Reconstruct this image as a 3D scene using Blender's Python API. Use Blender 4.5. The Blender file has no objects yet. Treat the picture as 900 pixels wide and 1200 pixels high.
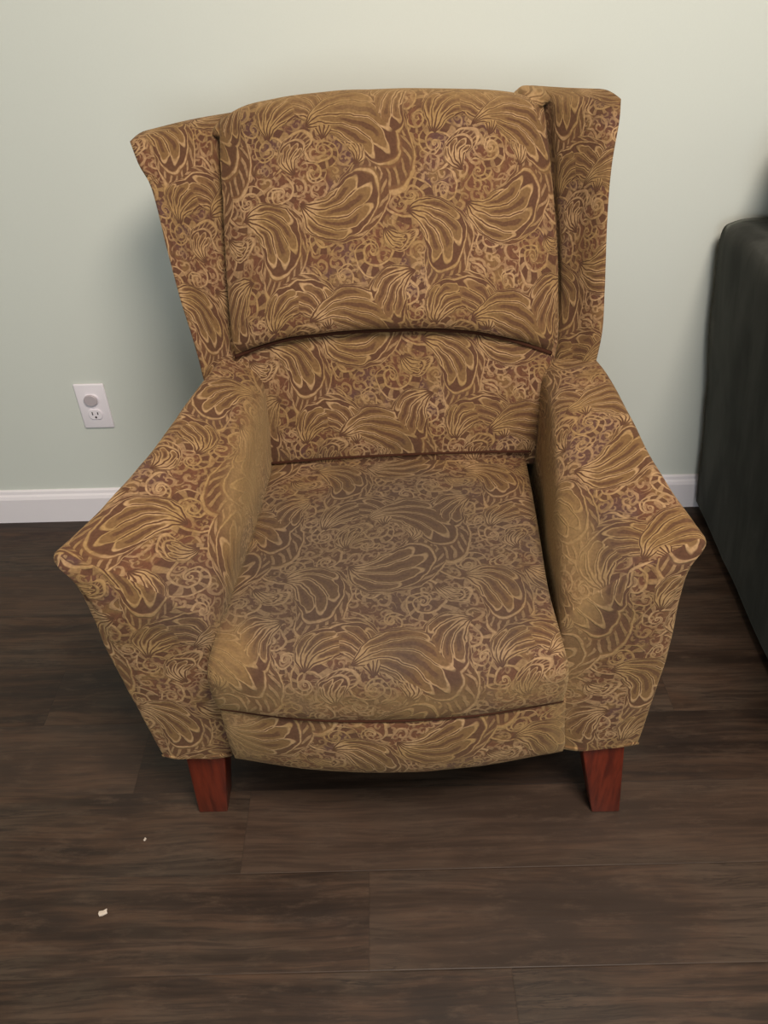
import bpy, bmesh, math, random
from mathutils import Vector, noise
random.seed(4)
scn = bpy.context.scene
C = scn.collection
PI = math.pi

# ------------------------------------------------------------------ camera
FPX = 900.0; PITCH = math.radians(38); ROLL = math.radians(1.36); EYE = Vector((0, 0, 1.228))
_s, _c = math.sin(PITCH), math.cos(PITCH)
FW = Vector((0, _c, -_s)); R0 = Vector((1, 0, 0)); U0 = Vector((0, _s, _c))
UP = U0*math.cos(ROLL) + R0*math.sin(ROLL); RT = R0*math.cos(ROLL) - U0*math.sin(ROLL)
def at(px, py, Y=None, Z=None):
    d = FW + RT*((px-450)/FPX) + UP*((600-py)/FPX)
    t = Y/d.y if Y is not None else (Z-EYE.z)/d.z
    return EYE + d*t
cam = bpy.data.cameras.new('camera'); co = bpy.data.objects.new('camera', cam); C.objects.link(co)
cam.sensor_fit = 'VERTICAL'; cam.sensor_height = 36; cam.sensor_width = 27; cam.lens = 27
from mathutils import Matrix
m = Matrix((RT, UP, -FW)).transposed().to_4x4(); m.translation = EYE; co.matrix_world = m
cam.clip_start = .02
scn.camera = co

# ------------------------------------------------------------------ node helpers
class NT:
    def __init__(s, nt): s.t = nt; s.n = nt.nodes; s.l = nt.links
    def put(s, sock, v):
        if v is None: return
        if isinstance(v, bpy.types.NodeSocket): s.l.new(v, sock)
        elif isinstance(v, (tuple, list)) and len(v) == 3 and sock.type == 'RGBA': sock.default_value = (*v, 1)
        else: sock.default_value = v
    def m(s, op, a, b=None, c=None, clamp=False):
        n = s.n.new('ShaderNodeMath'); n.operation = op; n.use_clamp = clamp
        for i, v in enumerate((a, b, c)): s.put(n.inputs[i], v)
        return n.outputs[0]
    def v(s, op, a, b=None, scale=None):
        n = s.n.new('ShaderNodeVectorMath'); n.operation = op
        s.put(n.inputs[0], a)
        if b is not None: s.put(n.inputs[1], b)
        if scale is not None: s.put(n.inputs['Scale'], scale)
        return n.outputs['Value'] if op in ('LENGTH', 'DOT_PRODUCT', 'DISTANCE') else n.outputs[0]
    def mixf(s, f, a, b):
        n = s.n.new('ShaderNodeMix'); n.data_type = 'FLOAT'
        s.put(n.inputs[0], f); s.put(n.inputs[2], a); s.put(n.inputs[3], b); return n.outputs[0]
    def mixc(s, f, a, b, mode='MIX'):
        n = s.n.new('ShaderNodeMix'); n.data_type = 'RGBA'; n.blend_type = mode
        s.put(n.inputs[0], f); s.put(n.inputs[6], a); s.put(n.inputs[7], b); return n.outputs[2]
    def sep(s, a):
        n = s.n.new('ShaderNodeSeparateXYZ'); s.put(n.inputs[0], a); return n.outputs
    def comb(s, x, y, z=0.0):
        n = s.n.new('ShaderNodeCombineXYZ'); s.put(n.inputs[0], x); s.put(n.inputs[1], y); s.put(n.inputs[2], z); return n.outputs[0]
    def rotz(s, a, ang):
        n = s.n.new('ShaderNodeVectorRotate'); n.rotation_type = 'Z_AXIS'; s.put(n.inputs['Vector'], a); s.put(n.inputs['Angle'], ang); return n.outputs[0]
    def noise(s, vec, scale, detail=2, rough=.5, color=False, dist=0):
        n = s.n.new('ShaderNodeTexNoise'); s.put(n.inputs['Vector'], vec); n.inputs['Scale'].default_value = scale
        n.inputs['Detail'].default_value = detail; n.inputs['Roughness'].default_value = rough; n.inputs['Distortion'].default_value = dist
        return n.outputs['Color'] if color else n.outputs['Fac']
    def ss(s, x, lo, hi, a=0.0, b=1.0):       # smooth step
        n = s.n.new('ShaderNodeMapRange'); n.interpolation_type = 'SMOOTHSTEP'
        for i, v in enumerate((x, lo, hi, a, b)): s.put(n.inputs[i], v)
        return n.outputs[0]
    def line(s, x, x0, w):                     # 1 on the line x==x0, falling to 0 at distance w
        return s.ss(s.m('ABSOLUTE', s.m('SUBTRACT', x, x0)), s.m('MULTIPLY', w, .35) if not isinstance(w, (int, float)) else w*.35, w, 1.0, 0.0)
    def vor(s, vec, scale, rnd=1.0, feature='F1'):
        n = s.n.new('ShaderNodeTexVoronoi'); n.voronoi_dimensions = '2D'; n.feature = feature
        s.put(n.inputs['Vector'], vec); n.inputs['Scale'].default_value = scale; n.inputs['Randomness'].default_value = rnd
        return n.outputs
def mat(name):
    mt = bpy.data.materials.new(name); mt.use_nodes = True; g = NT(mt.node_tree)
    return mt, g, g.n['Principled BSDF']
def srgb(r, g, b):
    f = lambda c: (c/255/12.92) if c/255 <= .04045 else ((c/255+.055)/1.055)**2.4
    return (f(r), f(g), f(b))
def bump(g, b, h, strength, dist):
    n = g.n.new('ShaderNodeBump'); n.inputs['Strength'].default_value = strength; n.inputs['Distance'].default_value = dist
    g.put(n.inputs['Height'], h); g.l.new(n.outputs[0], b.inputs['Normal']); return n

# ------------------------------------------------------------------ paisley chenille
K = .000365                                     # pattern unit in metres
TX, TY = 715.0, 800.0                          # repeat of the cloth
LEAF = [(190,450,440,-22,1.3,.66), (-70,500,390,-12,-1.35,.66), (225,140,520,14,-1.2,.52), (300,985,330,100,1.3,.62), (690,745,330,-150,1.2,.62),
        (60,980,300,75,-1.2,.6), (175,330,190,115,-1.2,.6), (420,300,150,60,1.2,.6), (560,560,150,-60,1.2,.6)]   # base x, y, length, heading, curl, spread
CURL = [(500,665,140,.5,1), (670,430,125,2.5,-1), (215,800,100,1.0,1), (60,225,115,4,-1), (650,850,90,0,1), (290,590,75,2,1), (100,400,80,1,1),
        (380,760,70,3,-1), (400,40,80,2,1), (640,60,70,5,-1), (560,310,80,3,1), (-10,120,70,1,-1), (520,870,90,1,-1), (300,230,85,2,-1), (250,330,60,0,1), (360,170,55,4,1)]
def group(name, ins, outs):
    gt = bpy.data.node_groups.new(name, 'ShaderNodeTree'); I = gt.interface
    for nm in ins: I.new_socket(nm, in_out='INPUT', socket_type='NodeSocketVector' if nm.startswith('V') else 'NodeSocketFloat')
    for nm in outs: I.new_socket(nm, in_out='OUTPUT', socket_type='NodeSocketVector' if nm.startswith('V') else 'NodeSocketFloat')
    g = NT(gt); return gt, g, g.n.new('NodeGroupInput').outputs, g.n.new('NodeGroupOutput').inputs
def wrap(g, uv, mid):
    p = g.v('DIVIDE', g.v('SUBTRACT', uv, mid), (TX, TY, 1)); p = g.v('FRACTION', g.v('ADD', p, (.5, .5, 0)))
    return g.v('MULTIPLY', g.v('SUBTRACT', p, (.5, .5, 0)), (TX, TY, 0))
def after(g, v, x):                           # the same vector, evaluated after x (keeps the shader's working set small)
    e = g.m('MULTIPLY', x, 1e-6); return g.v('ADD', v, g.comb(e, e))
def leaf_group():
    gt, g, gi, go = group('paisley_leaf', ('VUV', 'VMid', 'VBase', 'InvLen', 'Len', 'NegDir', 'Curl', 'InvSpread', 'Q0', 'W0', 'R0', 'S0'), ('Q', 'W', 'R', 'S', 'VNext'))
    p = g.v('SCALE', g.v('ADD', wrap(g, gi['VUV'], gi['VMid']), gi['VBase']), scale=gi['InvLen'])
    r = g.v('LENGTH', p); x = g.sep(g.rotz(p, gi['NegDir']))
    a = g.m('SUBTRACT', g.m('ARCTAN2', x[1], x[0]), g.m('MULTIPLY', gi['Curl'], g.m('SUBTRACT', r, .35)))
    a = g.m('WRAP', a, PI, -PI)
    w = g.m('MULTIPLY', a, gi['InvSpread'])
    k = g.m('DIVIDE', w, 1.25)
    R = g.m('ADD', g.m('SQRT', g.m('MAXIMUM', g.m('SUBTRACT', 1.0, g.m('MULTIPLY', k, k)), 0.0)), .001)
    q = g.m('DIVIDE', r, g.m('MULTIPLY', R, .95))
    win = g.m('LESS_THAN', q, gi['Q0'])
    g.put(go[0], g.m('MINIMUM', q, gi['Q0'])); g.put(go[1], g.mixf(win, gi['W0'], w))
    g.put(go[2], g.mixf(win, gi['R0'], g.m('MULTIPLY', r, gi['Len']))); g.put(go[3], g.mixf(win, gi['S0'], gi['Len'])); g.put(go[4], after(g, gi['VUV'], q))
    return gt
def curl_group():
    gt, g, gi, go = group('paisley_curl', ('VUV', 'VMid', 'VFlip', 'InvRad', 'Rad', 'Rot', 'Q0', 'A0', 'S0'), ('Q', 'A', 'S', 'VNext'))
    p = g.v('SCALE', g.v('MULTIPLY', wrap(g, gi['VUV'], gi['VMid']), gi['VFlip']), scale=gi['InvRad'])
    r = g.v('LENGTH', p); x = g.sep(p); a = g.m('ADD', g.m('ARCTAN2', x[1], x[0]), gi['Rot'])
    win = g.m('LESS_THAN', r, gi['Q0'])
    g.put(go[0], g.m('MINIMUM', r, gi['Q0'])); g.put(go[1], g.mixf(win, gi['A0'], a)); g.put(go[2], g.mixf(win, gi['S0'], gi['Rad'])); g.put(go[3], after(g, gi['VUV'], r))
    return gt
def gmax(g, *a):
    r = a[0]
    for x in a[1:]: r = g.m('MAXIMUM', r, x)
    return r
def gmul(g, *a):
    r = a[0]
    for x in a[1:]: r = g.m('MULTIPLY', r, x)
    return r
def fabric_group():
    """UV in metres -> pale line mask, motif mask, tone, seed, dark line mask"""
    lg, cg = leaf_group(), curl_group()
    gt, g, gi, go = group('paisley_fabric', ('VUV',), ('Line', 'Inside', 'Band', 'Seed', 'Dark'))
    uv = gi['VUV']
    ab = lambda x: g.m('ABSOLUTE', x)
    wob = g.v('SUBTRACT', g.noise(uv, 26, 2, color=True), (.5, .5, .5))
    uvw = g.v('ADD', uv, g.v('SCALE', wob, scale=.017))
    un = g.v('SCALE', uvw, scale=1/K)
    cur = [9.0, 0.0, 1.0, 400.0]
    for x0, y0, ln, dg, sw, ha in LEAF:
        d = math.radians(dg); bx, by = .5*ln*math.cos(d), .5*ln*math.sin(d)
        n = g.n.new('ShaderNodeGroup'); n.node_tree = lg; s = n.inputs; g.put(s['VUV'], un)
        s['VMid'].default_value = (x0+bx, -y0+by, 0); s['VBase'].default_value = (bx, by, 0); s['InvLen'].default_value = 1/ln; s['Len'].default_value = ln
        s['NegDir'].default_value = -d; s['Curl'].default_value = sw; s['InvSpread'].default_value = math.copysign(1/ha, sw)
        for j, nm in enumerate(('Q0', 'W0', 'R0', 'S0')): g.put(s[nm], cur[j])
        *cur, un = list(n.outputs)
    Q, W, RR, SC = cur
    N = 4.0
    st = ab(g.m('SINE', g.m('MULTIPLY_ADD', W, PI*N/2, PI*N/2+.3)))
    lob = g.m('DIVIDE', Q, g.m('MULTIPLY_ADD', st, .12, .66))
    dist = gmul(g, st, RR, .5*.62/N*1.6)
    fan = g.ss(lob, .97, 1.0, 1.0, 0.0)
    o_f = g.ss(ab(g.m('SUBTRACT', lob, .97)), .012, .042, 1.0, 0.0)
    pl = gmul(g, g.ss(dist, 2.5, 4.0), g.ss(dist, 7.5, 11.0, 1.0, 0.0), fan)
    gp = gmul(g, g.ss(dist, 1.5, 3.5, 1.0, 0.0), fan)
    rib = gmul(g, g.ss(st, .86, .93), fan, g.ss(lob, .35, .45), g.ss(lob, .80, .85, 1.0, 0.0))
    sc = g.m('DIVIDE', SC, 400.0)
    o1 = g.ss(gmul(g, ab(g.m('SUBTRACT', Q, 1.0)), sc), .010, .026, 1.0, 0.0)
    o2 = g.ss(gmul(g, ab(g.m('SUBTRACT', Q, .83)), sc), .007, .019, 1.0, 0.0)
    bandm = gmul(g, g.ss(Q, .85, .87), g.ss(Q, .96, .98, 1.0, 0.0))
    dots = gmul(g, bandm, g.ss(g.m('SINE', g.m('MULTIPLY', W, 30.0)), .2, .7))
    ins = g.ss(Q, 1.0, 1.02, 1.0, 0.0)
    moat = gmul(g, g.ss(Q, .80, .82, 1.0, 0.0), g.m('SUBTRACT', 1.0, fan), ins)
    line = gmul(g, gmax(g, o_f, pl, o1, o2, gmul(g, dots, .7)), g.ss(Q, 1.03, 1.05, 1.0, 0.0))
    dark = gmul(g, gmax(g, gmul(g, gp, 1.0), gmul(g, rib, .8), gmul(g, moat, .85), gmul(g, bandm, .6)), ins)
    nin = g.m('SUBTRACT', 1.0, ins)
    rim = gmul(g, g.ss(Q, 1.02, 1.05), g.ss(Q, 1.08, 1.12, 1.0, 0.0))
    cur = [9.0, 0.0, 100.0]; un = after(g, un, dark)
    for x0, y0, rad, rot, fl in CURL:
        n = g.n.new('ShaderNodeGroup'); n.node_tree = cg; s = n.inputs; g.put(s['VUV'], un)
        s['VMid'].default_value = (x0, -y0, 0); s['VFlip'].default_value = (fl, 1, 0); s['InvRad'].default_value = 1/rad; s['Rad'].default_value = rad; s['Rot'].default_value = rot
        for j, nm in enumerate(('Q0', 'A0', 'S0')): g.put(s[nm], cur[j])
        *cur, un = list(n.outputs)
    C1, A, CS = cur
    wd = gmul(g, C1, CS)
    sp = g.m('FRACT', g.m('DIVIDE', g.m('ADD', A, g.m('MULTIPLY', g.m('LOGARITHM', g.m('MAXIMUM', C1, .02), 2.71828), -1/.26)), 2*PI))
    l1 = g.ss(gmul(g, g.m('MINIMUM', sp, g.m('SUBTRACT', 1.0, sp)), wd), 2.5, 5.0, 1.0, 0.0)
    l2 = g.ss(gmul(g, ab(g.m('SUBTRACT', sp, .38)), wd), 2.0, 4.5, 1.0, 0.0)
    bd = gmul(g, g.ss(sp, .03, .06), g.ss(sp, .34, .37, 1.0, 0.0))
    dd = gmul(g, bd, g.ss(g.m('SINE', g.m('MULTIPLY', A, 9.0)), .2, .6), .7)
    cm = gmul(g, g.ss(C1, .95, 1.0, 1.0, 0.0), nin, g.ss(sp, .42, .46, 1.0, 0.0))
    cl = gmul(g, gmax(g, l1, l2, dd, g.ss(C1, .08, .13, 1.0, 0.0)), cm)
    cd = gmul(g, gmax(g, bd, g.m('MULTIPLY', sp, 0.0)), cm, .8)
    # the small curls that fill the ground between the motifs
    def curls(scale, rnd, turns, w):
        vo = g.vor(uvw, scale, rnd); loc = g.v('SCALE', g.v('SUBTRACT', uvw, vo['Position']), scale=scale)
        cc = g.sep(vo['Color']); flip = g.m('SUBTRACT', g.m('MULTIPLY', g.m('GREATER_THAN', cc[1], .5), 2.0), 1.0)
        q = g.sep(g.v('MULTIPLY', g.rotz(loc, g.m('MULTIPLY', cc[0], 6.28)), g.comb(flip, 1.0)))
        r = g.v('LENGTH', loc); a = g.m('DIVIDE', g.m('ARCTAN2', q[1], q[0]), 2*PI)
        f = g.m('FRACT', g.m('ADD', a, g.m('MULTIPLY', g.m('POWER', r, .75), turns)))
        ln = g.ss(g.m('ABSOLUTE', g.m('SUBTRACT', f, .5)), w*.5, w, 1.0, 0.0)
        return gmul(g, ln, g.ss(r, .52, .62, 1.0, 0.0))
    uvw = g.v('SCALE', after(g, un, cd), scale=K)
    c1 = curls(33, .75, 2.3, .22)
    uvw = after(g, uvw, c1)
    c2 = curls(68, .8, 1.6, .25)
    small = gmul(g, gmax(g, c1, gmul(g, c2, .75)), nin, g.m('SUBTRACT', 1.0, cm))
    g.put(go[0], g.m('MAXIMUM', gmax(g, line, cl, gmul(g, small, .72), gmul(g, rim, 0.0)), 0.0, clamp=True))
    g.put(go[1], ins); g.put(go[2], g.m('MULTIPLY', fan, ins)); g.put(go[3], g.m('FRACT', g.m('MULTIPLY', SC, .0137)))
    g.put(go[4], gmax(g, dark, cd, gmul(g, rim, .8)))
    return gt
FG = fabric_group()
def fabric(name, wear=1.0):
    mt, g, b = mat(name)
    uv = g.n.new('ShaderNodeUVMap').outputs[0]; pos = g.n.new('ShaderNodeTexCoord').outputs['Object']
    n = g.n.new('ShaderNodeGroup'); n.node_tree = FG; g.put(n.inputs[0], uv); line, ins, core, seed, dark = n.outputs
    red = srgb(104, 68, 50); plum = srgb(94, 66, 58); olive = srgb(126, 96, 62); gold = srgb(163, 130, 86); tan = srgb(182, 147, 108); deep = srgb(90, 61, 46)
    ground = g.mixc(g.ss(g.noise(uv, 9, 2), .5, .62), red, plum)
    ground = g.mixc(g.ss(g.noise(uv, 30, 2), .50, .66, 0, .75), ground, olive)
    fill = g.mixc(g.ss(seed, .3, .75), olive, srgb(118, 86, 60))
    col = g.mixc(g.m('MULTIPLY', ins, g.mixf(core, .35, .85)), ground, fill)
    col = g.mixc(dark, col, deep)
    tl = g.mixc(g.ss(g.noise(uv, 11, 2), .42, .6), tan, gold)
    col = g.mixc(g.m('MULTIPLY', line, g.ss(g.noise(uv, 60, 2), .25, .6, .5, .86)), col, tl)
    # bald golden rubbing on edges and grey soiling where people sit and hold on
    P_ = [after(g, pos, dark)]; ragged = g.m('MULTIPLY', g.m('SUBTRACT', g.noise(pos, 14, 3), .5), .9)
    def blob(c, rad, soft=.5):
        d = g.v('LENGTH', g.v('DIVIDE', g.v('SUBTRACT', P_[0], c), rad)); P_[0] = after(g, P_[0], d)
        d = g.m('ADD', d, ragged)
        return g.ss(d, 1-soft, 1+soft*.6, 1.0, 0.0)
    s1 = blob((.0, -.13, .45), (.27, .26, .08)); s2 = blob((-.12, -.22, .45), (.14, .10, .07))
    s3 = blob((-.27, -.26, .50), (.06, .09, .07)); s4 = blob((.29, -.22, .50), (.05, .09, .10))
    stain = g.m('MAXIMUM', g.m('MAXIMUM', g.m('MULTIPLY', s1, .8), g.m('MULTIPLY', s2, .8)), g.m('MULTIPLY', g.m('MAXIMUM', s3, s4), .5))
    col = g.mixc(stain, col, g.mixc(line, srgb(80, 66, 58), srgb(119, 102, 84)))
    rub1 = blob((-.215, -.02, .55), (.035, .24, .06)); rub2 = blob((.255, -.12, .50), (.03, .22, .07)); rub3 = blob((0, .43, 1.0), (.45, .12, .03))
    rub4 = blob((-.22, -.30, .38), (.035, .06, .2)); rub5 = blob((.25, -.30, .36), (.03, .06, .2)); rub6 = blob((0, -.33, .40), (.26, .06, .03))
    rub = g.m('MAXIMUM', g.m('MAXIMUM', g.m('MAXIMUM', rub1, rub2), g.m('MAXIMUM', rub3, g.m('MULTIPLY', rub4, .7))), g.m('MULTIPLY', g.m('MAXIMUM', rub5, rub6), .6))
    col = g.mixc(g.m('MULTIPLY', rub, .72), col, srgb(152, 122, 82))
    weave = g.noise(uv, 900, 2)
    col = g.mixc(1.0, col, g.comb(*[g.ss(g.noise(uv, 240, 3), .2, .8, .78, 1.07)]*3), 'MULTIPLY')
    g.put(b.inputs['Base Color'], col)
    b.inputs['Roughness'].default_value = .95; b.inputs['Specular IOR Level'].default_value = .15
    b.inputs['Sheen Weight'].default_value = .25; b.inputs['Sheen Roughness'].default_value = .45
    b.inputs['Sheen Tint'].default_value = (*srgb(230, 200, 150), 1)
    h = g.m('ADD', g.m('MULTIPLY', line, 1.0), g.m('MULTIPLY', weave, .45))
    bump(g, b, h, .55, .0016)
    return mt
M = {}
M['fabric'] = fabric('paisley_chenille')

def plain(name, colr, rough, spec=.5, coat=0, nscale=40, namp=.1, bs=0, bd=.001):
    mt, g, b = mat(name); pos = g.n.new('ShaderNodeTexCoord').outputs['Object']
    f = g.noise(pos, nscale, 3)
    col = g.mixc(f, tuple(c*(1-namp) for c in colr), tuple(c*(1+namp) for c in colr))
    g.put(b.inputs['Base Color'], col); b.inputs['Roughness'].default_value = rough
    b.inputs['Specular IOR Level'].default_value = spec; b.inputs['Coat Weight'].default_value = coat
    if bs: bump(g, b, g.noise(pos, nscale, 4), bs, bd)
    return mt
M['wall'] = plain('sage_wall_paint', srgb(211, 215, 207), .75, .3, 0, 320, .015, .12, .0006)
M['ceiling'] = plain('ceiling_paint', srgb(225, 220, 210), .9, .2, 0, 200, .02, .2, .001)
M['trim'] = plain('white_trim_paint', srgb(240, 234, 238), .4, .5, 0, 30, .01)
M['plastic'] = plain('white_plastic', srgb(240, 234, 240), .35, .5, 0, 20, .01)
M['grey_plastic'] = plain('grey_plastic', srgb(188, 178, 182), .4, .5, 0, 20, .02)
M['black'] = plain('black_matte', srgb(22, 19, 17), .95, .1)  # for the added light-blocking box under the seat and the sofa feet
M['seam'] = plain('dark_seam_shade_cord', srgb(64, 38, 27), .95, .1, 0, 300, .2)  # dark cord colour for the seams and the painted shade below the pillow
M['slot'] = plain('socket_slot', srgb(60, 52, 52), .7)
M['crumb'] = plain('paper_scrap', srgb(215, 200, 185), .8, .3, 0, 400, .1, .4)
def wood_leg():
    mt, g, b = mat('cherry_stained_wood'); pos = g.n.new('ShaderNodeTexCoord').outputs['Object']
    st = g.v('MULTIPLY', pos, (60, 60, 5)); f = g.noise(st, 1.5, 5, .6)
    g.put(b.inputs['Base Color'], g.mixc(g.ss(f, .3, .7), srgb(72, 20, 8), srgb(112, 40, 20)))
    b.inputs['Roughness'].default_value = .38; b.inputs['Coat Weight'].default_value = .25; b.inputs['Coat Roughness'].default_value = .25
    return mt
M['leg'] = wood_leg()
def sofa_mat():
    mt, g, b = mat('charcoal_microfibre'); pos = g.n.new('ShaderNodeTexCoord').outputs['Object']
    st = g.v('MULTIPLY', pos, (9, 9, 2.2)); f = g.noise(st, 1.3, 4, .55, dist=.4); f2 = g.noise(pos, 60, 3)
    col = g.mixc(g.ss(f, .35, .7), srgb(42, 42, 39), srgb(74, 74, 70)); col = g.mixc(g.m('MULTIPLY', f2, .35), col, srgb(56, 56, 52))
    g.put(b.inputs['Base Color'], col); b.inputs['Roughness'].default_value = .9; b.inputs['Specular IOR Level'].default_value = .15
    b.inputs['Sheen Weight'].default_value = .28; b.inputs['Sheen Roughness'].default_value = .35; b.inputs['Sheen Tint'].default_value = (*srgb(150, 155, 145), 1)
    bump(g, b, g.noise(pos, 700, 2), .3, .0008)
    return mt
M['sofa'] = sofa_mat()
def floor_mat():
    mt, g, b = mat('brown_plank_vinyl'); pos = g.n.new('ShaderNodeTexCoord').outputs['Object']
    x, y, z = g.sep(pos)[:3]
    W, LN = .15, 1.22
    yy = g.m('DIVIDE', g.m('SUBTRACT', y, .475), W); row = g.m('FLOOR', yy); fy = g.m('SUBTRACT', yy, row)
    xo = g.m('ADD', g.m('ADD', x, .038), g.m('MULTIPLY', row, .21))
    xx = g.m('DIVIDE', xo, LN); colm = g.m('FLOOR', xx); fx = g.m('SUBTRACT', xx, colm)
    wn = g.n.new('ShaderNodeTexWhiteNoise'); wn.noise_dimensions = '2D'; g.put(wn.inputs['Vector'], g.comb(row, colm)); rnd = wn.outputs['Value']
    rc = wn.outputs['Color']
    off = g.v('SCALE', rc, scale=30.0)
    p = g.v('ADD', pos, off)
    warp = g.v('SCALE', g.v('SUBTRACT', g.noise(g.v('MULTIPLY', p, (2.5, 9, 1)), 1.2, 2, color=True), (.5, .5, .5)), scale=.035)
    pw = g.v('ADD', p, warp)
    g1 = g.noise(g.v('MULTIPLY', pw, (2.2, 38, 1)), 1.0, 6, .66)
    g2 = g.noise(g.v('MULTIPLY', pw, (9, 190, 1)), 1.0, 4, .6)
    g3 = g.noise(g.v('MULTIPLY', p, (3, 6, 1)), 1.3, 3, .55)
    base = g.mixc(g.ss(g1, .34, .66), srgb(40, 28, 20), srgb(84, 62, 46))
    base = g.mixc(g.ss(g3, .42, .68, 0, .7), base, srgb(80, 68, 57))
    base = g.mixc(g.ss(g3, .30, .48, .75, 0), base, srgb(38, 28, 22))
    base = g.mixc(g.ss(g2, .42, .66, 0, .65), base, srgb(40, 29, 23))
    g4 = g.noise(g.v('MULTIPLY', p, (14, 60, 1)), 1.0, 5, .7); base = g.mixc(g.ss(g4, .5, .7, 0, .45), base, srgb(94, 76, 62))
    # dark cracks running with the grain
    cr = g.m('MULTIPLY', g.ss(g.m('ABSOLUTE', g.m('SUBTRACT', g1, .47)), .0, .022, 1.0, 0.0), g.ss(g3, .50, .62))
    base = g.mixc(g.m('MULTIPLY', cr, .8), base, srgb(34, 26, 21))
    base = g.mixc(g.m('MULTIPLY', g.m('ABSOLUTE', g.m('SUBTRACT', rnd, .5)), .7), base, g.mixc(g.m('GREATER_THAN', rnd, .5), srgb(42, 32, 27), srgb(84, 67, 56)))
    ey = g.m('MULTIPLY', g.m('MINIMUM', fy, g.m('SUBTRACT', 1.0, fy)), W); ex = g.m('MULTIPLY', g.m('MINIMUM', fx, g.m('SUBTRACT', 1.0, fx)), LN)
    e = g.m('MINIMUM', ey, ex); seam = g.ss(e, .0004, .0016, 1.0, 0.0)
    base = g.mixc(g.m('MULTIPLY', seam, .2), base, srgb(30, 23, 19))
    base = g.mixc(1.0, base, (.88, .85, .82), 'MULTIPLY')
    g.put(b.inputs['Base Color'], base)
    g.put(b.inputs['Roughness'], g.ss(g1, .3, .7, .44, .58)); b.inputs['Specular IOR Level'].default_value = .4
    h = g.m('SUBTRACT', g.m('MULTIPLY', g2, .4), g.m('MULTIPLY', seam, 1.0)); bump(g, b, h, .35, .0007)
    return mt
M['floor'] = floor_mat()

# ------------------------------------------------------------------ mesh helpers
def link(name, bm, mt, parent=None, origin=None, smooth=True, subs=0, autos=None):
    bmesh.ops.recalc_face_normals(bm, faces=bm.faces[:])
    me = bpy.data.meshes.new(name)
    if origin is not None: bmesh.ops.translate(bm, verts=bm.verts[:], vec=-Vector(origin))
    bm.to_mesh(me); bm.free(); me.materials.append(M[mt] if isinstance(mt, str) else mt)
    if smooth: me.polygons.foreach_set('use_smooth', [True]*len(me.polygons))
    if autos is not None and smooth: me.set_sharp_from_angle(angle=math.radians(autos))
    o = bpy.data.objects.new(name, me); C.objects.link(o)
    if parent: o.parent = parent
    elif origin is not None: o.location = origin
    if subs:
        md = o.modifiers.new('sub', 'SUBSURF'); md.levels = md.render_levels = subs
    return o
def empty(name, loc, label, cat):
    o = bpy.data.objects.new(name, None); C.objects.link(o); o.location = loc; o['label'] = label; o['category'] = cat; o.empty_display_size = .1; return o
def cr(pts, t):                                # Catmull-Rom through a list, t in 0..1
    n = len(pts)-1; x = min(max(t*n, 0), n-1e-9); i = int(x); f = x-i
    P = lambda k: pts[k] if 0 <= k <= n else (pts[0]*2-pts[1] if k < 0 else pts[n]*2-pts[n-1])
    a, b, c, d = P(i-1), P(i), P(i+1), P(i+2)
    return .5*((2*b) + (c-a)*f + (2*a-5*b+4*c-d)*f*f + (3*b-a-3*c+d)*f**3)
def wrinkle(p, amp, sc=9.0, seed=0):
    q = p*sc + Vector((seed*7.3, seed*3.1, seed))
    return amp*(noise.noise(q) + .5*noise.noise(q*2.3))
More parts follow.
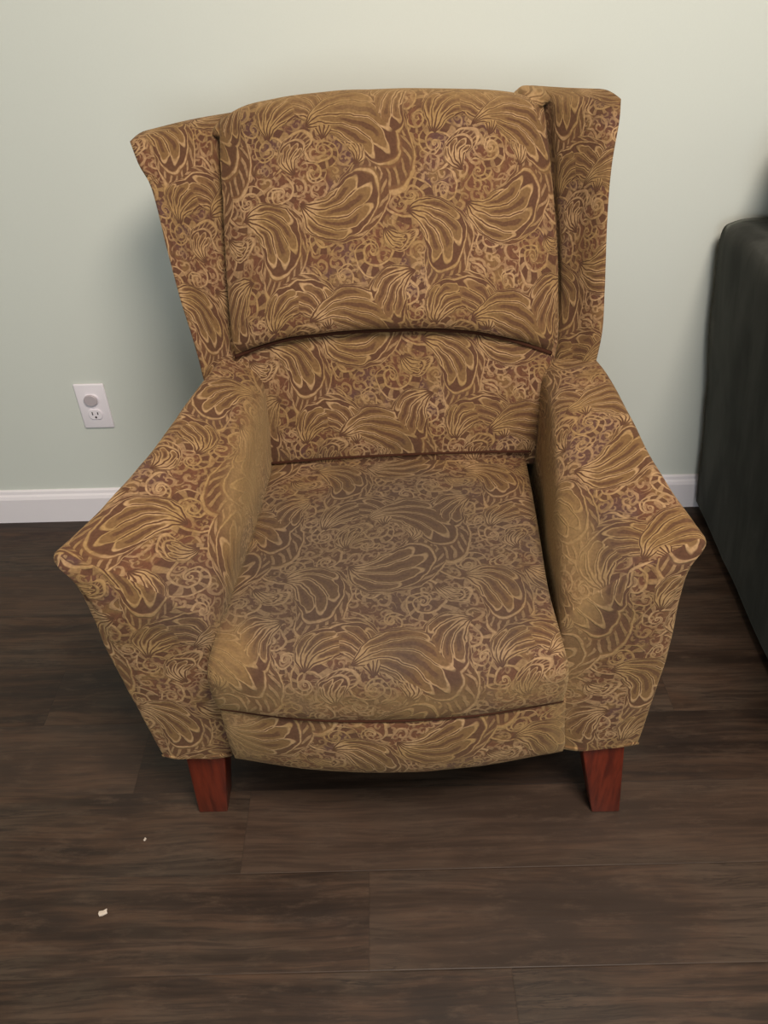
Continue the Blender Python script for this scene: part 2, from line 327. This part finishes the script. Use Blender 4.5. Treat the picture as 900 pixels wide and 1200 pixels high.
def pad(name, rows, D, parent, bulge=.02, pu=4, pv=4, nu=56, nv=48, uv0=(0, 0), mt='fabric', amp=.0025, seed=0, out=None, rim=8, rimround=.25, extra=None, origin=None, swap=False):
    """cushion: rows of control points (bottom to top, left to right) give its face, D the way to its back"""
    rows = [[Vector(p) for p in r] for r in rows]; D = Vector(D)
    S = [[None]*(nu+1) for _ in range(nv+1)]
    for j in range(nv+1):
        v = j/nv; 
        for i in range(nu+1):
            u = i/nu; S[j][i] = cr([cr(r, u) for r in rows], v)
    N = [[None]*(nu+1) for _ in range(nv+1)]
    for j in range(nv+1):
        for i in range(nu+1):
            a = S[j][min(i+1, nu)]-S[j][max(i-1, 0)]; b = S[min(j+1, nv)][i]-S[max(j-1, 0)][i]
            n = a.cross(b); n.normalize()
            if n.dot(D) > 0: n = -n
            N[j][i] = n
    P = [[None]*(nu+1) for _ in range(nv+1)]
    for j in range(nv+1):
        for i in range(nu+1):
            u, v = 2*i/nu-1, 2*j/nv-1
            k = (1-abs(u)**pu)*(1-abs(v)**pv)
            d = bulge*k + wrinkle(S[j][i], amp, seed=seed)*min(1, k*3+.3)
            if extra: d += extra(i/nu, j/nv)
            P[j][i] = S[j][i] + N[j][i]*d
    bm = bmesh.new(); uvl = bm.loops.layers.uv.new('UVMap'); UV = {}
    # arc lengths from the centre column and from the bottom row
    c = nu//2; U = [[0.0]*(nu+1) for _ in range(nv+1)]; V = [[0.0]*(nu+1) for _ in range(nv+1)]
    for j in range(nv+1):
        for i in range(c+1, nu+1): U[j][i] = U[j][i-1] + (P[j][i]-P[j][i-1]).length
        for i in range(c-1, -1, -1): U[j][i] = U[j][i+1] - (P[j][i]-P[j][i+1]).length
    for i in range(nu+1):
        for j in range(1, nv+1): V[j][i] = V[j-1][i] + (P[j][c]-P[j-1][c]).length
    G = [[bm.verts.new(P[j][i]) for i in range(nu+1)] for j in range(nv+1)]
    for j in range(nv+1):
        for i in range(nu+1): UV[G[j][i]] = (U[j][i]+uv0[0], V[j][i]+uv0[1])
    def face(vs):
        f = bm.faces.new(vs)
        for lp in f.loops: lp[uvl].uv = UV[lp.vert] if not swap else UV[lp.vert][::-1]
    for j in range(nv):
        for i in range(nu): face((G[j][i], G[j][i+1], G[j+1][i+1], G[j+1][i]))
    ring = [(0, i) for i in range(nu)] + [(j, nu) for j in range(nv)] + [(nv, i) for i in range(nu, 0, -1)] + [(j, 0) for j in range(nv, 0, -1)]
    cen = sum((P[j][i] for j, i in ring), Vector())/len(ring)
    prev = [G[j][i] for j, i in ring]; T = D.length
    for k in range(1, rim+1):
        t = k/rim; cur = []
        for q, (j, i) in enumerate(ring):
            outd = (P[j][i]-cen); outd -= D*(outd.dot(D)/D.dot(D)); outd = outd.normalized() if outd.length else outd
            o = outd*math.sin(PI*min(t, 1))*T*rimround*.5
            vv = bm.verts.new(P[j][i] + D*t + o); cur.append(vv)
            w = UV[G[j][i]]; du = (-1 if i == 0 else 1 if i == nu else 0)*t*T; dv = (-1 if j == 0 else 1 if j == nv else 0)*t*T
            UV[vv] = (w[0]+du, w[1]+dv)
        for q in range(len(ring)):
            q2 = (q+1) % len(ring); face((prev[q], cur[q], cur[q2], prev[q2]))
        prev = cur
    cb = bm.verts.new(sum((v.co for v in prev), Vector())/len(prev)); UV[cb] = uv0
    for q in range(len(ring)): face((prev[q], cb, prev[(q+1) % len(ring)]))
    return link(name, bm, mt, parent, origin)
def loft(name, secs, parent, mt='fabric', ns=96, tip=8, bot=16, per=6, cap_in=.012, uv0=(0, 0), amp=.002, seed=0, origin=None, capz=True):
    """secs: closed profiles (lists of points, same count), swept back to front; the front end is rounded and capped"""
    secs = [[Vector(p) for p in s] for s in secs]
    nsec = (len(secs)-1)*per
    def closed(s):
        n = len(s); out = []
        for k in range(ns):            # starts at the middle of the underside, halfway round it is at the tip
            h = ns//2; t0 = bot-n
            x = (t0+(tip-t0)*k/h) % n if k <= h else tip+(bot-tip)*(k-h)/h
            i = int(x); f = x-i; i %= n; a, b, c, d = (s[(i+q) % n] for q in (-1, 0, 1, 2))
            out.append(.5*((2*b)+(c-a)*f+(2*a-5*b+4*c-d)*f*f+(3*b-a-3*c+d)*f**3))
        return out
    ex = [closed(s) for s in secs]
    rings = [[cr([e[k] for e in ex], j/nsec) for k in range(ns)] for j in range(nsec+1)]
    def inset(r, dd, adv):
        r = list(r)
        n = len(r); out = []; 
        nrm = (rings[-1][0]-rings[-2][0]).normalized(); fw = Vector((0, -1, 0))
        for k in range(n):
            tg = (r[(k+1) % n]-r[k-1]).normalized(); inn = fw.cross(tg)
            out.append((r[k], inn))
        sm = [sum((out[(k+q) % n][1] for q in range(-2, 3)), Vector())/5 for k in range(n)]
        out = [(r[k], sm[k]) for k in range(n)]
        c = sum(r, Vector())/n; sgn = sum(1 if (c-p).dot(i) > 0 else -1 for p, i in out)
        sgn = 1 if sgn > 0 else -1
        return [p + i*sgn*dd + fw*adv for p, i in out]
    base = rings[-1]; R_ = cap_in
    for a in (20, 40, 60, 75, 90):
        t = math.radians(a); rings.append(inset(base, R_*(1-math.cos(t)), R_*math.sin(t)))
    
    for j, r in enumerate(rings):
        rr = []
        c = sum(r, Vector())/len(r)
        for p in r: rr.append(p + (p-c).normalized()*wrinkle(p, amp, seed=seed))
        rings[j] = rr
    bm = bmesh.new(); uvl = bm.loops.layers.uv.new('UVMap')
    G = [[bm.verts.new(p) for p in r] for r in rings]
    vl = [0.0]
    for j in range(1, len(rings)): vl.append(vl[-1] + (rings[j][0]-rings[j-1][0]).length)
    ul = []
    for r in rings:
        a = [0.0]
        for k in range(ns): a.append(a[-1] + (r[(k+1) % ns]-r[k]).length)
        ul.append(a)
    nst = nsec
    for j in range(len(rings)-1):
        for k in range(ns):
            k2 = (k+1) % ns; f = bm.faces.new((G[j][k], G[j][k2], G[j+1][k2], G[j+1][k]))
            if j >= nst+2:
                for lp in f.loops: lp[uvl].uv = (lp.vert.co.x+uv0[0]+.07, lp.vert.co.z+uv0[1])
            else:
                for lp, (jj, kk) in zip(f.loops, ((j, k), (j, k+1), (j+1, k+1), (j+1, k))):
                    lp[uvl].uv = (ul[jj][kk]+uv0[0], -vl[jj]+uv0[1])
    R_l = G[-1]; h = ns//2; m_ = 12; rows = []
    for k in range(1, h):
        a, b = R_l[k], R_l[ns-k]; row = [a]
        for q in range(1, m_):
            t = q/m_; p = a.co.lerp(b.co, t); e = min(1, 4*t*(1-t)*1.4)
            p.y -= .006*e + wrinkle(p, .003, seed=seed)*e; row.append(bm.verts.new(p))
        rows.append(row+[b])
    fs = []
    for a, b in zip(rows, rows[1:]):
        for q in range(m_): fs.append(bm.faces.new((a[q], a[q+1], b[q+1], b[q])))
    for q in range(m_):
        fs.append(bm.faces.new((R_l[0], rows[0][q], rows[0][q+1]))); fs.append(bm.faces.new((R_l[h], rows[-1][q+1], rows[-1][q])))
    for f in fs:
        for lp in f.loops: lp[uvl].uv = (lp.vert.co.x+uv0[0]+.07, lp.vert.co.z+uv0[1])
    f = bm.faces.new(list(reversed(G[0])))
    for lp in f.loops: lp[uvl].uv = (lp.vert.co.x, lp.vert.co.z)
    return link(name, bm, mt, parent, origin)
def box(bm, x0, x1, y0, y1, z0, z1, bev=0, seg=2):
    r = bmesh.ops.create_cube(bm, size=1); vs = r['verts']
    bmesh.ops.scale(bm, verts=vs, vec=(x1-x0, y1-y0, z1-z0)); bmesh.ops.translate(bm, verts=vs, vec=((x0+x1)/2, (y0+y1)/2, (z0+z1)/2))
    if bev: bmesh.ops.bevel(bm, geom=list({e for v in vs for e in v.link_edges}), offset=bev, segments=seg, profile=.5, affect='EDGES')
    return bm
def hexa(bot, top, bev=.003):
    bm = bmesh.new(); vs = [bm.verts.new(p) for p in bot+top]
    for f in ((3, 2, 1, 0), (4, 5, 6, 7), (0, 1, 5, 4), (1, 2, 6, 5), (2, 3, 7, 6), (3, 0, 4, 7)): bm.faces.new([vs[i] for i in f])
    bmesh.ops.bevel(bm, geom=bm.edges[:], offset=bev, segments=3, profile=.5, affect='EDGES'); return bm

# ------------------------------------------------------------------ the room
WY = 1.577; XL, XR, YB, ZC = -2.3, 2.45, -2.6, 2.44
def struct(name, bm, mt, **k):
    o = link(name, bm, mt, smooth=False, **k); o['kind'] = 'structure'; return o
struct('floor', box(bmesh.new(), XL, XR, YB, WY+.1, -.1, 0), 'floor')
struct('ceiling', box(bmesh.new(), XL, XR, YB, WY+.1, ZC, ZC+.1), 'ceiling')
struct('wall_back', box(bmesh.new(), XL, XR, WY, WY+.1, 0, ZC), 'wall')
struct('wall_left', box(bmesh.new(), XL-.1, XL, YB, WY, 0, ZC), 'wall')
struct('wall_right', box(bmesh.new(), XR, XR+.1, YB, WY, 0, ZC), 'wall')
struct('wall_front', box(bmesh.new(), XL, XR, YB-.1, YB, 0, ZC), 'wall')
def baseboard(name, x0, x1):
    bm = bmesh.new(); prof = [(0, 0), (-.014, 0), (-.014, .072), (-.011, .080), (-.0075, .084), (-.006, .092), (-.003, .0945), (0, .0945)]
    a = [bm.verts.new((x0, WY+y, z)) for y, z in prof]; b = [bm.verts.new((x1, WY+y, z)) for y, z in prof]
    for k in range(len(prof)): k2 = (k+1) % len(prof); bm.faces.new((a[k], a[k2], b[k2], b[k]))
    bm.faces.new(a); bm.faces.new(list(reversed(b))); return struct(name, bm, 'trim')
baseboard('baseboard_back', XL, XR)

# ------------------------------------------------------------------ wall outlet
ox, oz = -.6705, .332
ou = empty('wall_outlet', (ox, WY, oz), 'white duplex wall outlet low on the pale wall left of the armchair', 'outlet')
og = (ox, WY, oz)
bm = box(bmesh.new(), ox-.035, ox+.035, WY-.006, WY, oz-.0585, oz+.0585, .0035, 3); link('cover_plate', bm, 'plastic', ou, og, autos=40)
def disc(name, cx, cz, rx, rz, y0, y1, mt, par, flat=.8, n=32):
    bm = bmesh.new()
    def pt(k, y, s=1):
        a = 2*PI*k/n; return (cx+rx*s*math.cos(a), y, cz+rz*s*max(-flat, min(flat, math.sin(a))))
    rs = [[bm.verts.new(pt(k, y, s)) for k in range(n)] for y, s in ((y1, 1), (y0+.001, 1), (y0, .93))]
    for a, b in zip(rs, rs[1:]):
        for k in range(n): bm.faces.new((a[k], a[(k+1) % n], b[(k+1) % n], b[k]))
    bm.faces.new(rs[-1]); bm.faces.new(list(reversed(rs[0]))); return link(name, bm, mt, par, og, autos=40)
s_lo = disc('socket', ox, oz-.0195, .0165, .0165, WY-.009, WY-.005, 'plastic', ou)
s_up = disc('socket', ox, oz+.0195, .0165, .0165, WY-.009, WY-.005, 'plastic', ou)
cap = disc('socket_cap', ox-.001, oz+.019, .0155, .014, WY-.0135, WY-.0088, 'grey_plastic', s_up, 1.0); cap['label'] = 'greyish rounded cap over the upper socket'
for dx, h in ((-.0062, .008), (.0062, .0065)):
    link('socket_slot', box(bmesh.new(), ox+dx-.0011, ox+dx+.0011, WY-.0096, WY-.0085, oz-.0165-h/2, oz-.0165+h/2), 'slot', s_lo, og, smooth=False)
disc('ground_hole', ox, oz-.0265, .0026, .0026, WY-.0096, WY-.0085, 'slot', s_lo, 1.0, 14)
disc('screw', ox, oz, .0032, .0032, WY-.0078, WY-.005, 'plastic', ou, 1.0, 16)

# ------------------------------------------------------------------ the armchair
O = Vector((.01, 1.0, 0))
ch = empty('wingback_armchair', O, 'worn wingback armchair in tan and brown paisley fabric on short tapered red-brown legs', 'armchair')
kw = dict(parent=ch, origin=O)
MU = lambda px, py: None

# arms: profile from the inner bottom up over the top and down the outside
def arm_sec(Y, xi, zi, xt, zt, xo, sgn, zb=.177, xb=None):
    xb = xi if xb is None else xb; w = xt-xi
    P = [(xb, zb+.006), (xb+(xi-xb)*.4, zb+.10), (xi, zb+.20), (xi-.003*sgn, zi-.045), (xi+w*.10, zi-.004), (xi+w*.38, zi+(zt-zi)*.40), (xi+w*.70, zi+(zt-zi)*.78), (xi+w*.93, zt+.001),
          (xt+.003*sgn, zt-.014)] + [(xt+(xo-xt)*t-.009*sgn*math.sin(PI*min(1, t*2.2)**.7)*(t < .95), zt-.01+(zb-zt+.01)*t) for t in (.11, .24, .42, .62, .83)] + [(xo, zb+.006), (xo-.006*sgn, zb), ((xo+xb)/2, zb), (xb+.006*sgn, zb)]
    return [(x, Y, z) for x, z in P]
loft('arm', [arm_sec(1.40, -.215, .56, -.262, .58, -.27, -1), arm_sec(1.24, -.205, .60, -.268, .625, -.28, -1), arm_sec(1.12, -.202, .608, -.292, .632, -.30, -1),
             arm_sec(1.00, -.208, .595, -.318, .628, -.32, -1), arm_sec(.90, -.216, .57, -.342, .622, -.335, -1), arm_sec(.81, -.226, .535, -.376, .614, -.348, -1),
             arm_sec(.735, -.236, .50, -.415, .605, -.362, -1, xb=-.249)], seed=1, uv0=(.02, .1), cap_in=.010, amp=.003, **kw)
loft('arm', [arm_sec(1.40, .288, .56, .335, .58, .345, 1), arm_sec(1.24, .282, .60, .352, .625, .355, 1), arm_sec(1.12, .277, .612, .366, .635, .365, 1),
             arm_sec(1.00, .266, .60, .374, .628, .375, 1), arm_sec(.90, .255, .575, .377, .622, .385, 1), arm_sec(.81, .248, .54, .386, .614, .39, 1),
             arm_sec(.735, .243, .50, .402, .605, .396, 1, xb=.272)], seed=2, uv0=(.11, .03), cap_in=.010, amp=.003, **kw)

# seat cushion
def row3(L, Mi, R): return [L, ((L[0]+Mi[0])/2, (L[1]+Mi[1])/2-.008, (L[2]*.4+Mi[2]*.6)), Mi, ((R[0]+Mi[0])/2, (R[1]+Mi[1])/2-.008, (R[2]*.4+Mi[2]*.6)), R]
pad('seat_cushion', [row3((-.240, .688, .345), (.0, .654, .355), (.246, .686, .347)),
                     row3((-.244, .684, .385), (.0, .652, .392), (.246, .682, .385)),
                     row3((-.243, .686, .425), (.0, .655, .435), (.243, .684, .425)),
                     row3((-.236, .715, .450), (.0, .690, .463), (.236, .712, .450)),
                     row3((-.224, .800, .455), (.0, .790, .470), (.234, .800, .455)),
                     row3((-.212, .920, .452), (.015, .915, .466), (.243, .920, .452)),
                     row3((-.205, 1.05, .448), (.03, 1.05, .460), (.252, 1.05, .448)),
                     row3((-.200, 1.20, .440), (.035, 1.20, .448), (.262, 1.20, .440))],
    (0, .07, -.09), bulge=.006, pu=10, pv=12, nv=72, uv0=(.13, .13), seed=3, amp=.0035, rim=5, rimround=.0, **kw)
pad('front_apron', [row3((-.240, .708, .196), (.005, .672, .203), (.268, .706, .198)),
                    row3((-.240, .698, .235), (.005, .660, .240), (.265, .696, .235)),
                    row3((-.240, .693, .280), (.0, .655, .280), (.258, .691, .280)),
                    row3((-.240, .693, .3405), (.0, .657, .3495), (.252, .691, .3425))],
    (0, .045, 0), bulge=.006, pu=14, pv=3, nv=24, uv0=(.06, .31), seed=4, rim=4, rimround=.1, **kw)
# lower back cushion
def prow(ys): return [at(px, py, Y=Y) for px, py, Y in ys]
pad('lumbar_cushion', [prow([(312, 560, 1.160), (390, 553, 1.150), (470, 548, 1.148), (550, 546, 1.150), (628, 544, 1.160)]),
                       prow([(306, 520, 1.165), (390, 512, 1.150), (470, 508, 1.147), (550, 506, 1.150), (632, 502, 1.165)]),
                       prow([(288, 465, 1.185), (380, 458, 1.172), (465, 455, 1.168), (550, 453, 1.172), (642, 450, 1.185)]),
                       prow([(272, 412, 1.208), (370, 405, 1.196), (460, 402, 1.190), (550, 402, 1.196), (652, 404, 1.208)]),
                       prow([(270, 372, 1.235), (370, 360, 1.225), (460, 357, 1.22), (550, 357, 1.225), (652, 362, 1.235)])],
    (0, .08, 0), bulge=.012, pu=6, pv=8, uv0=(.19, -.425), seed=5, **kw)
# upper back pillow: thick, its lower edge a soft arch that overhangs
pad('back_pillow', [prow([(276, 416, 1.200), (310, 403, 1.190), (360, 392, 1.183), (450, 385, 1.178), (540, 386, 1.183), (600, 397, 1.190), (646, 412, 1.200)]),
                    prow([(272, 396, 1.196), (310, 384, 1.184), (360, 374, 1.174), (450, 367, 1.168), (540, 368, 1.174), (600, 377, 1.184), (652, 390, 1.196)]),
                    prow([(266, 330, 1.235), (310, 324, 1.215), (360, 318, 1.205), (450, 313, 1.200), (540, 313, 1.205), (605, 318, 1.215), (654, 322, 1.235)]),
                    prow([(262, 255, 1.285), (308, 250, 1.265), (358, 246, 1.255), (450, 242, 1.250), (540, 242, 1.255), (603, 245, 1.265), (650, 246, 1.285)]),
                    prow([(258, 185, 1.335), (308, 178, 1.315), (358, 172, 1.305), (448, 168, 1.300), (540, 168, 1.305), (600, 170, 1.315), (643, 172, 1.335)]),
                    prow([(258, 145, 1.365), (308, 132, 1.345), (358, 124, 1.335), (446, 119, 1.330), (538, 119, 1.335), (597, 123, 1.345), (638, 130, 1.365)]),
                    prow([(262, 140, 1.395), (310, 127, 1.385), (358, 117, 1.380), (444, 110, 1.378), (538, 109, 1.380), (595, 113, 1.385), (634, 121, 1.395)])],
    (0, .085, -.01), bulge=.012, pu=8, pv=9, nu=72, nv=64, uv0=(.202, -.384), seed=6, rimround=.12, rim=8, **kw)
# wings
pad('wing', [prow([(243, 462, 1.150), (262, 468, 1.175), (284, 470, 1.205)]),
             prow([(228, 405, 1.160), (250, 412, 1.195), (277, 415, 1.225)]),
             prow([(211, 350, 1.180), (238, 355, 1.222), (271, 356, 1.258)]),
             prow([(194, 285, 1.210), (226, 290, 1.260), (267, 290, 1.300)]),
             prow([(178, 222, 1.240), (214, 228, 1.292), (263, 222, 1.340)]),
             prow([(163, 194, 1.268), (207, 190, 1.320), (258, 172, 1.375)]),
             prow([(152, 166, 1.280), (204, 153, 1.335), (254, 144, 1.390)])],
    (.025, .085, 0), bulge=.012, pu=4, pv=10, nu=28, nv=64, uv0=(.05, -.35), seed=7, rimround=.12, rim=8, **kw)
pad('wing', [prow([(645, 448, 1.205), (672, 446, 1.175), (696, 436, 1.150)]),
             prow([(652, 400, 1.225), (681, 398, 1.195), (706, 388, 1.160)]),
             prow([(657, 345, 1.258), (684, 343, 1.222), (709, 335, 1.180)]),
             prow([(655, 275, 1.300), (684, 272, 1.260), (711, 266, 1.210)]),
             prow([(650, 205, 1.340), (684, 203, 1.292), (717, 195, 1.240)]),
             prow([(646, 142, 1.375), (685, 150, 1.320), (726, 142, 1.268)]),
             prow([(645, 111, 1.390), (685, 114, 1.335), (728, 116, 1.280)])],
    (-.025, .085, 0), bulge=.012, pu=4, pv=10, nu=28, nv=64, uv0=(.33, -.36), seed=8, rimround=.12, rim=8, **kw)
# pinched fabric at the two upper corners of the pillow
def lump(c, r, seed):
    bm = bmesh.new(); bmesh.ops.create_icosphere(bm, subdivisions=4, radius=1); uvl = bm.loops.layers.uv.new('UVMap')
    for v in bm.verts:
        q = v.co.copy(); v.co = Vector((q.x*r[0], q.y*r[1], q.z*r[2])) * (1+.22*noise.noise(q*1.6+Vector((seed, 0, 0)))) + c
    for f in bm.faces:
        for lp in f.loops: lp[uvl].uv = (lp.vert.co.x, lp.vert.co.z)
    return link('corner_tuck', bm, 'fabric', **kw)
lump(at(622, 114, Y=1.40), (.027, .045, .017), 2); lump(at(264, 150, Y=1.40), (.022, .045, .012), 5)
# upholstered outer back, black box added under the seat to block light
pad('outside_back', [[(-.262, 1.30, .19), (.0, 1.30, .19), (.335, 1.30, .19)], [(-.265, 1.31, .45), (.01, 1.30, .45), (.34, 1.31, .45)], [(-.27, 1.36, .70), (.01, 1.36, .72), (.33, 1.36, .70)], [(-.27, 1.43, .93), (0, 1.435, .965), (.28, 1.43, .955)]],
    (0, .075, .01), bulge=0, nu=30, nv=30, uv0=(0, 0), seed=9, rimround=.3, **kw)
link('seat_light_block', box(bmesh.new(), -.25, .275, .735, 1.33, .20, .36, .01), 'black', **kw)
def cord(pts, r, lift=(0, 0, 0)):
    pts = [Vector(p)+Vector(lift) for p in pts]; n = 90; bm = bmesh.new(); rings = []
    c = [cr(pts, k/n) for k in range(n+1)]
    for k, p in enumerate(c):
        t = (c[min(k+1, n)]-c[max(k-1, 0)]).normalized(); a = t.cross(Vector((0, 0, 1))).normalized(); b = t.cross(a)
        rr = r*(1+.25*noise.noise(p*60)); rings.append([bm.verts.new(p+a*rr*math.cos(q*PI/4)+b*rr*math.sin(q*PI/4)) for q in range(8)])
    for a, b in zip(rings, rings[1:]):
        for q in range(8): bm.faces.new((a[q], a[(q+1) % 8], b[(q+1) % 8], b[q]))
    bm.faces.new(rings[0]); bm.faces.new(list(reversed(rings[-1]))); o = link('seam_shade_cord', bm, 'seam', **kw); o['label'] = 'dark reddish-brown cord for seam line and crease shade'; return o
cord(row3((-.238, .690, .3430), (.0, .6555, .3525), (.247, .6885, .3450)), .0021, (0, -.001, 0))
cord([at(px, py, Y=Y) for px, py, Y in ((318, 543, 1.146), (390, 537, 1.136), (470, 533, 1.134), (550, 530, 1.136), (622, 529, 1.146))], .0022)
cord([at(px, py+2, Y=Y-.001) for px, py, Y in ((276, 416, 1.200), (310, 403, 1.190), (360, 392, 1.183), (450, 385, 1.178), (540, 386, 1.183), (600, 397, 1.190), (646, 412, 1.200))], .0034)  # dark cord put in as the contact shadow under the pillow's lower edge
def leg(x0, x1, bx0, bx1, y0, y1, by0, by1, zt=.195):
    bm = hexa([(bx0, by0, 0), (bx1, by0, 0), (bx1, by1, 0), (bx0, by1, 0)], [(x0, y0, zt), (x1, y0, zt), (x1, y1, zt), (x0, y1, zt)])
    return link('leg', bm, 'leg', autos=40, **kw)
leg(-.328, -.262, -.334, -.284, .736, .810, .735, .785)
leg(.302, .374, .345, .393, .734, .808, .718, .768)
leg(-.255, -.190, -.240, -.200, 1.22, 1.29, 1.27, 1.31)
leg(.260, .325, .270, .310, 1.22, 1.29, 1.27, 1.31)

# ------------------------------------------------------------------ the sofa at the right
SO = Vector((1.3, 1.25, 0))
so = empty('charcoal_sofa', SO, 'dark charcoal fabric sofa whose padded arm stands at the right edge against the wall', 'sofa')
sk = dict(parent=so, origin=SO, mt='sofa')
def sofa_arm(x0s, x1):       # outer face leans outwards to the top, x0s: offset
    def sec(Y, zt, inset=0):
        k = 1
        P = [(x1, .09), (x1, .30), (x1, .55), (x1-.01, zt-.05), (x1-.05, zt-.005), (x0s-.03, zt+.005), (x0s-.088, zt+.002), (x0s-.110, zt-.022), (x0s-.098, zt-.12), (x0s-.072, zt-.28), (x0s-.038, .28), (x0s-.008, .08), (x0s+.01, .03), ((x0s+x1)/2, .03)]
        return [(x, Y, z) for x, z in P]
    return sec
s1 = sofa_arm(.792, 1.02)
def shift(sec, dx): return [(x+dx, y, z) for x, y, z in sec]
loft('arm', [s1(1.535, .735), shift(s1(1.35, .745), -.010), shift(s1(1.15, .745), -.022), shift(s1(.95, .74), -.035), shift(s1(.70, .73), -.045)], seed=11, tip=7, bot=13, cap_in=.03, amp=.004, **sk)
loft('arm', [[(4.07-1.02-x-.75, y, z) for x, y, z in s1(Y, .74)] for Y in (1.535, 1.1, .70)], seed=12, tip=7, bot=13, cap_in=.03, amp=.004, **sk)
pad('back_frame', [[(.80, 1.40, .10), (1.3, 1.40, .10), (2.1, 1.40, .10)], [(.79, 1.42, .5), (1.3, 1.42, .5), (2.1, 1.42, .5)], [(.78, 1.45, .83), (1.3, 1.45, .84), (2.1, 1.45, .83)]], (0, .09, 0), bulge=.01, seed=13, **sk)
for i, (a, b) in enumerate(((.752, 1.19), (1.20, 1.67), (1.68, 2.16))):
    zb = .50 if i == 1 else .76
    pad('back_cushion', [[(a+(.33 if i != 1 else 0)*(i == 0), 1.25, .48), ((a+b)/2+.05, 1.22, .48), (b-(.33 if i == 2 else 0), 1.25, .48)],
                         [(a+.10*(i == 0), 1.30, .72), ((a+b)/2, 1.24, .70), (b-.10*(i == 2), 1.30, .72)],
                         [(a, 1.33, .80), ((a+b)/2, 1.29, .80), (b, 1.33, .80)],
                         [(a+.01, 1.37, .90), ((a+b)/2, 1.34, .91), (b-.01, 1.37, .90)]], (0, .14, .01), bulge=.03, seed=14+i, rimround=.5, **sk)
for i, (a, b) in enumerate(((1.025, 1.37), (1.375, 1.70), (1.705, 2.02))):
    pad('seat_cushion', [[(a, .72, .28), ((a+b)/2, .71, .28), (b, .72, .28)], [(a, .71, .44), ((a+b)/2, .69, .44), (b, .71, .44)], [(a, .76, .47), ((a+b)/2, .76, .475), (b, .76, .47)], [(a, 1.3, .46), ((a+b)/2, 1.3, .465), (b, 1.3, .46)]],
        (0, .06, -.12), bulge=.012, pu=8, pv=10, seed=20+i, **sk)
link('base', box(bmesh.new(), .80, 2.25, .76, 1.45, .06, .30, .02, 3), 'sofa', so, SO, autos=40)
for x in (.86, 2.18):
    for y in (.80, 1.42): link('foot', hexa([(x-.02, y-.02, 0), (x+.02, y-.02, 0), (x+.02, y+.02, 0), (x-.02, y+.02, 0)], [(x-.028, y-.028, .08), (x+.028, y-.028, .08), (x+.028, y+.028, .08), (x-.028, y+.028, .08)]), 'black', so, SO, autos=40)

# ------------------------------------------------------------------ scraps on the floor
def scrap(px, py, sx, sy, rz, label, name='paper_scrap'):
    p = at(px, py, Z=0); bm = bmesh.new()
    pts = [(-1, -.8), (-.2, -1), (1, -.7), (.9, .2), (1.05, .9), (.1, .8), (-.9, 1), (-1.1, .1)]
    top = [bm.verts.new((x*sx, y*sy, .0022+.0008*math.sin(i*2.1))) for i, (x, y) in enumerate(pts)]; bot = [bm.verts.new((x*sx, y*sy, .0)) for x, y in pts]
    bm.faces.new(top); bm.faces.new(list(reversed(bot)))
    for k in range(8): bm.faces.new((bot[k], bot[(k+1) % 8], top[(k+1) % 8], top[k]))
    o = link(name, bm, 'crumb', smooth=False); o.location = (p.x, p.y, 0); o.rotation_euler.z = rz
    o['label'] = label; o['category'] = 'scrap'; return o
scrap(121, 1070, .0062, .0042, .35, 'larger whitish paper scrap on the plank floor in front of the left leg')
scrap(170, 984, .0024, .0016, 1.1, 'tiny pale crumb on the plank floor just in front of the left leg', 'crumb')

# ------------------------------------------------------------------ light
def area(name, loc, size, power, colr, target, shape='DISK'):
    l = bpy.data.lights.new(name, 'AREA'); l.shape = shape; l.size = size; l.energy = power; l.color = colr
    o = bpy.data.objects.new(name, l); C.objects.link(o); o.location = loc
    o.rotation_euler = (Vector(target)-Vector(loc)).to_track_quat('-Z', 'Y').to_euler(); return o
area('ceiling_lamp_light', (.42, -.12, 2.36), .75, 60, (1.0, .885, .775), (.2, .6, .3))
area('cool_fill_light', (.1, -2.4, 1.25), 1.7, 34, (.84, .93, 1.0), (.5, 1.5, .5), 'SQUARE')  # cool fill added behind the camera to brighten the lower wall
w = bpy.data.worlds.new('world'); scn.world = w; w.use_nodes = True
w.node_tree.nodes['Background'].inputs[0].default_value = (.8, .85, .9, 1); w.node_tree.nodes['Background'].inputs[1].default_value = .1
vs = scn.view_settings; vs.view_transform = 'Standard'; vs.look = 'None'; vs.gamma = 1; vs.use_curve_mapping = False; vs.exposure = 0.0
